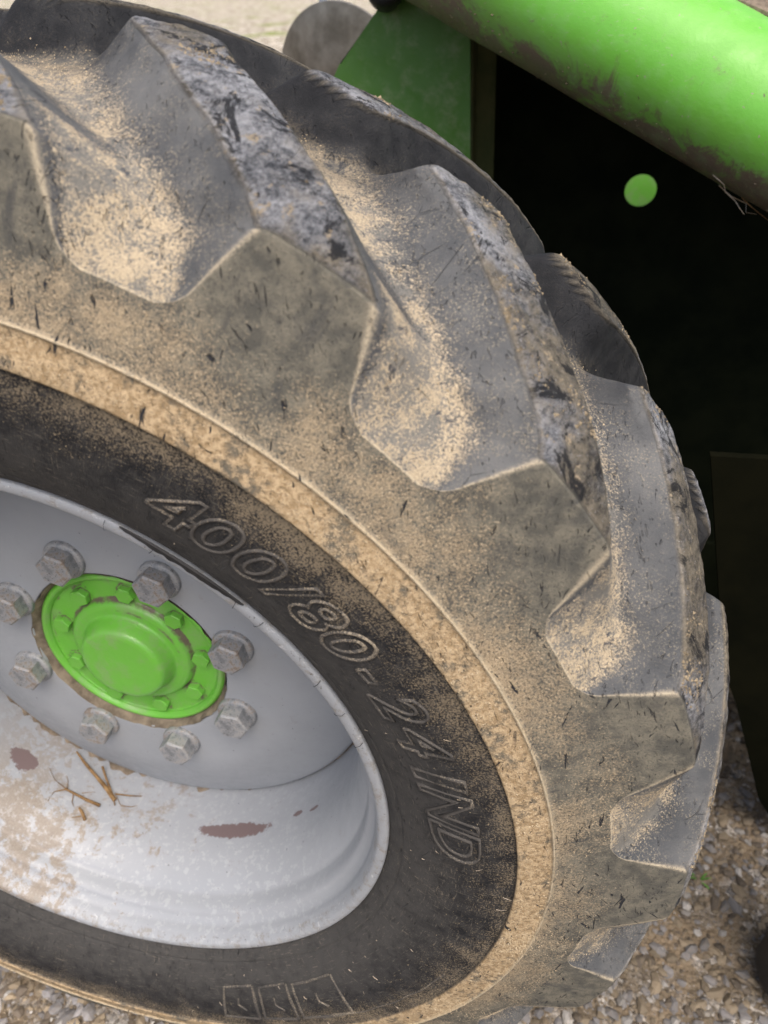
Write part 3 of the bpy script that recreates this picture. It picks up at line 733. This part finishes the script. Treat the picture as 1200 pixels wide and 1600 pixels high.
stickset('dry_root', 'light brown dry root with thin crooked rootlets on the dirty rim floor', [
    ([(-.118, -117.5, .002), (-.117, -115, .0035), (-.116, -111, .0035), (-.116, -107, .003)], .0020, .0034),
    ([(-.118, -117, .003), (-.108, -119.5, .002), (-.095, -119.5, .001)], .0013, .0005),
    ([(-.118, -117, .003), (-.120, -121, .006), (-.131, -124, .003), (-.134, -123, .002)], .0008, .0003),
    ([(-.118, -115, .003), (-.107, -114, .002), (-.103, -113, .001)], .0011, .0005),
    ([(-.119, -117, .003), (-.128, -118, .005), (-.134, -119, .002)], .0008, .0003),
    ([(-.122, -113, .003), (-.130, -110, .004)], .0007, .0003)], MWOOD)
stickset('bark_chip', 'small brown chip of bark on the rim floor below the dry root', [
    ([(-.104, -111.5, .001), (-.099, -110, .003), (-.093, -108.5, .001)], .0025, .0035),
    ([(-.095, -110, .002), (-.090, -112, .001)], .0010, .0006)], MWOOD)

# torn strip of rubber lapping over the rim edge
bm = bmesh.new(); prev = None
for k in range(60):
    t = k / 59; a = R(66 - 18 * t); wdt = .0030 * math.sin(math.pi * min(1, t * 1.15)) ** .7 * (.75 + .25 * math.sin(k * .9)) + .0006
    if t > .87: wdt *= max(.05, (1 - t) / .13)
    g_ = math.sin(math.pi * t) ** .6; wdt = .0050 * g_ * (.7 + .3 * vnoise(np.array([[t * 20, .3, .1]]), 1, 44)[0])
    pr = [(.3368, .0032), (.3368 - .0012 * g_, .0034 + .0016 * g_), (.3360 - wdt, .0040 + .0014 * g_), (.3361 - wdt, .0034 + .0010 * g_)]
    rg = [bm.verts.new((r_ * math.cos(a), -y_, r_ * math.sin(a))) for r_, y_ in pr]
    if prev:
        for j in range(3): bm.faces.new((prev[j], prev[j + 1], rg[j + 1], rg[j]))
    prev = rg
bm_obj('torn_bead_strip', bm, MBK, tyre)
# hairline cracks across the painted flange
for k, dg_ in enumerate((68, 61, 49, 44.5, 33, 26.5, 20.5)):
    pts = [( .3345 - j * .0022, dg_ + (j * .12 if k % 2 else -j * .1)) for j in range(5)]
    P = [Vector((r_ * math.cos(R(d_)), -(.0021 if r_ > .3335 else (.0052 if r_ > .3270 else .0030)) , r_ * math.sin(R(d_)))) for r_, d_ in pts]
    curve_stick('paint_crack', P, .0003, .0002, MBK, rim, 4)

# ------------------------------------------------------------------ the green machine behind
mach = empty('green_farm_machine', (.4, 1.2, 0))
tag(mach, 'green painted farm machine with a thick dirty sloping tube above a dark wheel recess', 'farm machine')
mo = Vector((.4, 1.2, 0))
def MP(v): return Vector(v) - mo
def quadbox(name, pts, ext, mat, parent=mach, bv=.002):
    """polygon pts (world) extruded by ext vector"""
    bm = bmesh.new(); a = [bm.verts.new(MP(p)) for p in pts]; b = [bm.verts.new(MP(p) + Vector(ext)) for p in pts]
    n = len(a); bm.faces.new(a); bm.faces.new(b[::-1])
    for k in range(n): bm.faces.new((a[k], b[k], b[(k + 1) % n], a[(k + 1) % n]))
    if bv: bmesh.ops.bevel(bm, geom=bm.edges[:], offset=bv, segments=2, affect='EDGES')
    return bm_obj(name, bm, mat, parent)
# tube
TA, TB = Vector((.126, .970, 1.311)), Vector((.643, .721, 1.091))   # centre line points at the frame's edges
T0 = TA + (TA - TB) * .9; T1 = TB + (TB - TA) * 1.1
def TR(t): return .0945 - .015 * t
bm = bmesh.new(); rings = []; nn_ = 72; aroundv = []
ax = (T1 - T0).normalized(); dnv = Vector((0, 0, -1)); dnv = (dnv - ax * dnv.dot(ax)).normalized(); sd_ = ax.cross(dnv)
if sd_.y > 0: sd_ = -sd_       # toward viewer
NS = 160
for i in range(NS + 1):
    t = i / NS; c = T0.lerp(T1, t)
    rg = []
    for k in range(nn_):
        th = 2 * math.pi * k / nn_; d_ = dnv * math.cos(th) + sd_ * math.sin(th)
        q = np.array([[c.x + d_.x * .1, c.y + d_.y * .1, c.z + d_.z * .1]])
        rad_ = TR(t) + .0012 * vnoise(q, 12, 21)[0]
        rg.append(bm.verts.new(MP(c + d_ * rad_))); aroundv.append((1 - math.cos(th)) / 2)
    rings.append(rg)
for a, b in zip(rings, rings[1:]):
    for k in range(nn_): bm.faces.new((a[k], b[k], b[(k + 1) % nn_], a[(k + 1) % nn_]))
bm.faces.new(rings[0]); bm.faces.new(rings[-1][::-1])
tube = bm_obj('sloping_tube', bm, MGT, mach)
a = tube.data.attributes.new('around', 'FLOAT', 'POINT')
for i in range(len(tube.data.vertices)): a.data[i].value = aroundv[i]
# clods stuck under the tube

def clods(name, n, mat, lo=.55, hi=1.0):
    bm = bmesh.new()
    for _ in range(n):
        t = random.uniform(.22, .85); th = random.gauss(.75, .30); c = T0.lerp(T1, t)
        d_ = dnv * math.cos(th) + sd_ * math.sin(th); p = c + d_ * (TR(t))
        s_ = .0005 * (3.2 ** (random.random() ** 2)); m = Matrix.Translation(MP(p)) @ Matrix.Rotation(random.random() * 6, 4, 'Z') @ Matrix.Diagonal((s_ * random.uniform(.8, 2), s_, s_ * .8, 1))
        bmesh.ops.create_icosphere(bm, subdivisions=1, radius=1, matrix=m)
    o = bm_obj(name, bm, mat, tube, sharp=20); o['kind'] = 'stuff'; return o
clods('dirt_crumbs', 260, MCR)
def on_tube(t, th, lift=.0):
    c = T0.lerp(T1, t); d_ = dnv * math.cos(th) + sd_ * math.sin(th); return MP(c + d_ * (TR(t) + lift))
for k in range(3):
    t0 = .64 + random.uniform(-.015, .03); th0 = random.uniform(.2, .7)
    pts = [on_tube(t0 + .006 * j + random.uniform(-.003, .003), th0 - j * random.uniform(.04, .12), .001 + .002 * j + (.004 if j > 3 else 0)) for j in range(6)]
    curve_stick('straw_wisp', pts, .0007, .0003, MHAIR if k % 3 else MWOOD, tube, 4)
# side panel with folded flange
quadbox('side_panel', [(-.16, 1.05, .80), (.010, 1.05, 1.113), (.085, 1.05, 1.197), (.13, 1.05, 1.30), (.20, 1.05, 1.34), (.2315, 1.05, 1.144), (.2500, 1.05, .86), (.262, 1.05, .50), (-.16, 1.05, .50)], (0, .006, 0), MGB)
quadbox('panel_flange', [(.2265, 1.0535, 1.20), (.2465, 1.0535, .86), (.258, 1.0535, .50), (.256, 1.112, .50), (.2445, 1.112, .86), (.2265, 1.112, 1.20)], (.0060, 0, 0), MBR)
quadbox('panel_flange', [(.2330, 1.108, 1.22), (.2500, 1.108, .50), (.300, 1.130, .50), (.262, 1.130, 1.22)], (0, .004, 0), MBR)
# dark recess: back plate with a round hole, side walls, and an added roof that blocks sky light
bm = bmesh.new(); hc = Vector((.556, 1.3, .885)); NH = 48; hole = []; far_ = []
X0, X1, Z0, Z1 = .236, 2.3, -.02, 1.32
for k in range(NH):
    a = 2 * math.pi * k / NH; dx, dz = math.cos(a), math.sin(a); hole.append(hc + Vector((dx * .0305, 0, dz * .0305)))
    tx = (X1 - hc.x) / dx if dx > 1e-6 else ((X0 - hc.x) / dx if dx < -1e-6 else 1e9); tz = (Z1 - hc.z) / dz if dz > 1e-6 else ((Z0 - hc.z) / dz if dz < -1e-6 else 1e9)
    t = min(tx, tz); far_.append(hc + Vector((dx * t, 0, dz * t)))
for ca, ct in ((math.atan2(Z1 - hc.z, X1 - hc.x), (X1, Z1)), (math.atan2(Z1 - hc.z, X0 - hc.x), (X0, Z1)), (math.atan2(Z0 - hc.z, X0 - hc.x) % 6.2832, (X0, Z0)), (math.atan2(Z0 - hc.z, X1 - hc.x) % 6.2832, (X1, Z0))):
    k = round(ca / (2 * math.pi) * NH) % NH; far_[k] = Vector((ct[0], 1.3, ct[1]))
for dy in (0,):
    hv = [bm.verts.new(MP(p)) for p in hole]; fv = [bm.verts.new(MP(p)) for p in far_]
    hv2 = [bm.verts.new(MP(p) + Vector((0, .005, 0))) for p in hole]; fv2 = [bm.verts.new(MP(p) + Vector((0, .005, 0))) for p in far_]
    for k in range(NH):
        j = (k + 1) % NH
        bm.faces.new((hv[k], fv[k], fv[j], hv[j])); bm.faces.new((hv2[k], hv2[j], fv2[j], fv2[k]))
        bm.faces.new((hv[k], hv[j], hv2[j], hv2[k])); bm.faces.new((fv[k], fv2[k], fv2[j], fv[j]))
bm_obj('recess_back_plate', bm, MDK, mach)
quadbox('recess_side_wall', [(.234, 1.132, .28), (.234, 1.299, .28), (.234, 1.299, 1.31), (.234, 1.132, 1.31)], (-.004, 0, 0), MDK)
quadbox('light_block_roof', [(.236, .93, 1.305), (.72, .70, 1.14), (2.3, .70, 1.00), (2.3, 1.298, 1.20), (.236, 1.298, 1.325)], (0, 0, .006), MDK, bv=0)  # unseen behind the tube, added to keep sky light out of the recess
quadbox('dusty_deck', [(.40, .86, 1.272), (.72, .72, 1.160), (2.3, .72, 1.030), (2.3, 1.298, 1.230), (.40, 1.298, 1.330)], (0, 0, .004), MSOIL, bv=0)
quadbox('inner_green_plate', [(.34, 1.42, .55), (.95, 1.42, .55), (.95, 1.62, 1.05), (.34, 1.62, 1.05)], (0, .006, 0), MGH)
# lower dark body: keeps the under side closed
quadbox('chassis_beam', [(.30, .60, .30), (.30, .60, .47), (.30, 1.29, .52), (.30, 1.29, .30)], (.16, 0, 0), MDK)
quadbox('axle_housing', [(-.10, .30, .48), (.12, .30, .48), (.12, .30, .72), (-.10, .30, .72)], (0, .9, 0), MDK, bv=.02)
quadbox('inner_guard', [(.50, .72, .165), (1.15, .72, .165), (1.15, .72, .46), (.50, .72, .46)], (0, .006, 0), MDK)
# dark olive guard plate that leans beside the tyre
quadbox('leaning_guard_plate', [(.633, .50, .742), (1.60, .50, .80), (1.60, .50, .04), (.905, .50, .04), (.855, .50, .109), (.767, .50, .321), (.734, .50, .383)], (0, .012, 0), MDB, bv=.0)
# round-nosed dark foot at the right edge
bm = lathe([(0, .05), (.03, .049), (.052, .040), (.060, .02), (.060, -.35)], 40)
ft = bm_obj('rubber_support_foot', bm, MBK, None, (.897, .26, .055)); ft.rotation_euler = (R(-90), 0, 0)
ft.rotation_euler = (R(90), 0, 0); ft.location = (.893, .262, .055)
tag(ft, 'dark rounded rubber foot standing on the gravel at the right edge', 'machine foot')
# marker lamp: black rubber body, red lens
lamp = empty('marker_lamp', (.098, 1.01, 1.222)); tag(lamp, 'black rubber marker lamp with red lens on the top corner of the green panel', 'lamp')
def blob(name, c, rx, ry, rz, mat, parent, ico=3):
    bm = bmesh.new(); bmesh.ops.create_icosphere(bm, subdivisions=ico, radius=1, matrix=Matrix.Diagonal((rx, ry, rz, 1)))
    return bm_obj(name, bm, mat, parent, c, sharp=80)
bm = lathe(smooth_prof([(.034, -.045), (.036, -.02), (.036, .005), (.033, .016), (.026, .020), (.022, .018)], 3) + [(0, .018)], 40)
bo = bm_obj('rubber_body', bm, MBK, lamp); 
bm = lathe(smooth_prof([(.0215, .017), (.020, .0225), (.012, .026)], 3) + [(0, .027)], 32)
rl = bm_obj('red_lens', bm, MRED, lamp)
lamp.rotation_euler = (R(-12), 0, R(10)); lamp.scale = (.82, .82, .82)

# worn steel disc of an implement in the yard
dsk = empty('steel_disc', (-.06, 1.40, 0)); tag(dsk, 'scratched grey steel disc of an implement standing behind the green panel', 'steel disc')
bm = lathe(smooth_prof([(0.0001, .030), (.05, .028), (.10, .020), (.17, .000), (.205, -.012)], 6) + [(.2055, -.016), (.17, -.005), (.10, .015), (.0, .025)], 96)
bmesh.ops.remove_doubles(bm, verts=bm.verts[:], dist=.0003)
o = bm_obj('dished_blade', bm, MZINC, dsk, (-.015, 0, .995)); o.rotation_euler = (R(14), R(10), R(-24))
bm = bmesh.new()
def cyl(bm, a, b, r_, n=16):
    a, b = Vector(a), Vector(b); t = (b - a).normalized(); u = t.orthogonal().normalized(); v_ = t.cross(u)
    A = [bm.verts.new(a + (u * math.cos(6.2832 * k / n) + v_ * math.sin(6.2832 * k / n)) * r_) for k in range(n)]
    Bv = [bm.verts.new(b + (u * math.cos(6.2832 * k / n) + v_ * math.sin(6.2832 * k / n)) * r_) for k in range(n)]
    for k in range(n): bm.faces.new((A[k], Bv[k], Bv[(k + 1) % n], A[(k + 1) % n]))
    bm.faces.new(A[::-1]); bm.faces.new(Bv)
cyl(bm, (.015, .03, 1.03), (.015, .10, 0.0), .018); bm_obj('stand_post', bm, MZINC, dsk)
bm = bmesh.new(); cyl(bm, (-.075, .1, .95), (-.085, .06, 1.32), .009); bm_obj('steel_bar', bm, plain('blued_steel', (.2, .24, .32), (.35, .4, .5), 20, .4), dsk)

# ------------------------------------------------------------------ ground
bm = bmesh.new()
gx = np.r_[-60, -30, -14, -7, -4, np.arange(-2.4, 2.41, .04), 4, 7, 14, 30, 60]; gy = np.r_[-20, -8, -3, np.arange(-1.2, 2.6, .04), 4, 7, 12, 22, 40, 80, 140]
GX, GY = np.meshgrid(gx, gy); PZ = vnoise(np.stack([GX, GY, GX * 0], -1), 3.1, 31) * .012 + vnoise(np.stack([GX, GY, GX * 0], -1), 11, 32) * .007
PZ = np.where((abs(GX) < 2.5) & (GY < 2.6) & (GY > -1.3), PZ, 0)
gv = [(float(a), float(b), float(c)) for a, b, c in zip(GX.ravel(), GY.ravel(), PZ.ravel())]; nx = len(gx)
gf = [(j * nx + i, j * nx + i + 1, (j + 1) * nx + i + 1, (j + 1) * nx + i) for j in range(len(gy) - 1) for i in range(nx - 1)]
ground = mesh_obj('ground', gv, gf, MGRD); ground['kind'] = 'structure'
# loose stones
ico = bmesh.new(); bmesh.ops.create_icosphere(ico, subdivisions=1, radius=1); iv = np.array([v.co[:] for v in ico.verts]); ifc = np.array([[v.index for v in f.verts] for f in ico.faces]); ico.free()
def stones(name, n, region, smin, smax, pw=2.4, dk=1.0):
    vs = np.empty((n, len(iv), 3)); tone = np.empty((n, 3)); c = rng.uniform([region[0], region[1]], [region[2], region[3]], (n, 2))
    s = smin * (smax / smin) ** (rng.random(n) ** pw)
    hgt = (vnoise(np.c_[c, c[:, 0] * 0], 3.1, 31) * .012 + vnoise(np.c_[c, c[:, 0] * 0], 11, 32) * .007)
    for i in range(n):
        a = rng.random() * 6.28; ca, sa = math.cos(a), math.sin(a)
        q = iv * rng.uniform(.55, 1.25, (len(iv), 1)) * np.array([s[i] * rng.uniform(1, 1.7), s[i], s[i] * rng.uniform(.5, .8)])
        vs[i] = np.c_[q[:, 0] * ca - q[:, 1] * sa + c[i, 0], q[:, 0] * sa + q[:, 1] * ca + c[i, 1], q[:, 2] + hgt[i] + s[i] * .25]
        b = rng.random(); base = (.55, .53, .50) if b < .09 else ((.30, .29, .29) if b < .42 else ((.36, .29, .20) if b < .82 else (.16, .13, .10)))
        tone[i] = np.array(base) * rng.uniform(.5, 1.05) * dk
    F = (ifc[None] + (np.arange(n) * len(iv))[:, None, None]).reshape(-1, 3)
    me = bpy.data.meshes.new(name); V_ = vs.reshape(-1, 3).astype(np.float32)
    me.vertices.add(len(V_)); me.vertices.foreach_set('co', V_.ravel()); me.loops.add(F.size); me.loops.foreach_set('vertex_index', F.ravel().astype(np.int32))
    me.polygons.add(len(F)); me.polygons.foreach_set('loop_start', np.arange(0, F.size, 3, dtype=np.int32)); me.update(calc_edges=True)
    me.polygons.foreach_set('use_smooth', np.zeros(len(F), bool))
    t = me.attributes.new('tone', 'FLOAT_COLOR', 'POINT'); t.data.foreach_set('color', np.c_[np.repeat(tone, len(iv), 0), np.ones(len(V_))].astype(np.float32).ravel())
    me.materials.append(MST); o = bpy.data.objects.new(name, me); o['kind'] = 'stuff'; return link(o)
stones('gravel', 15000, (-.6, -.3, .1, .35), .0010, .012, 3.0)
stones('gravel', 34000, (.45, -.2, 1.35, 1.05), .0009, .010, 3.0, .58)  # stone tones darkened to stand in for the machine's shade
stones('gravel', 5000, (-9, 3, 3, 14), .012, .06, 1.6, 1.5)
# a few weeds
def weed(name, label, loc, n, ln, wd):
    bm = bmesh.new()
    for k in range(n):
        a = random.random() * 6.28; el = random.uniform(.5, 1.4); d_ = Vector((math.cos(a) * math.cos(el), math.sin(a) * math.cos(el), math.sin(el))); s_ = d_.cross(Vector((0, 0, 1))).normalized(); prev = None; L_ = ln * random.uniform(.5, 1)
        for j in range(5):
            t = j / 4; p = d_ * L_ * t - Vector((0, 0, 1)) * L_ * .35 * t * t; q = wd * math.sin(math.pi * (.12 + .85 * t)); rg = (bm.verts.new(p - s_ * q), bm.verts.new(p + Vector((0, 0, -q * .3))), bm.verts.new(p + s_ * q))
            if prev: bm.faces.new((prev[0], prev[1], rg[1], rg[0])); bm.faces.new((prev[1], prev[2], rg[2], rg[1]))
            prev = rg
    o = bm_obj(name, bm, MLEAF, None, loc, sharp=80, recalc=False); tag(o, label, 'weed'); return o
weed('weed', 'small green weed in the gravel beside the bottom left of the tyre', (-.26, .05, .005), 18, .05, .006)
weed('grass_tuft', 'thin green grass tuft in the shaded gravel right of the tyre', (.775, .40, .003), 6, .045, .0016)
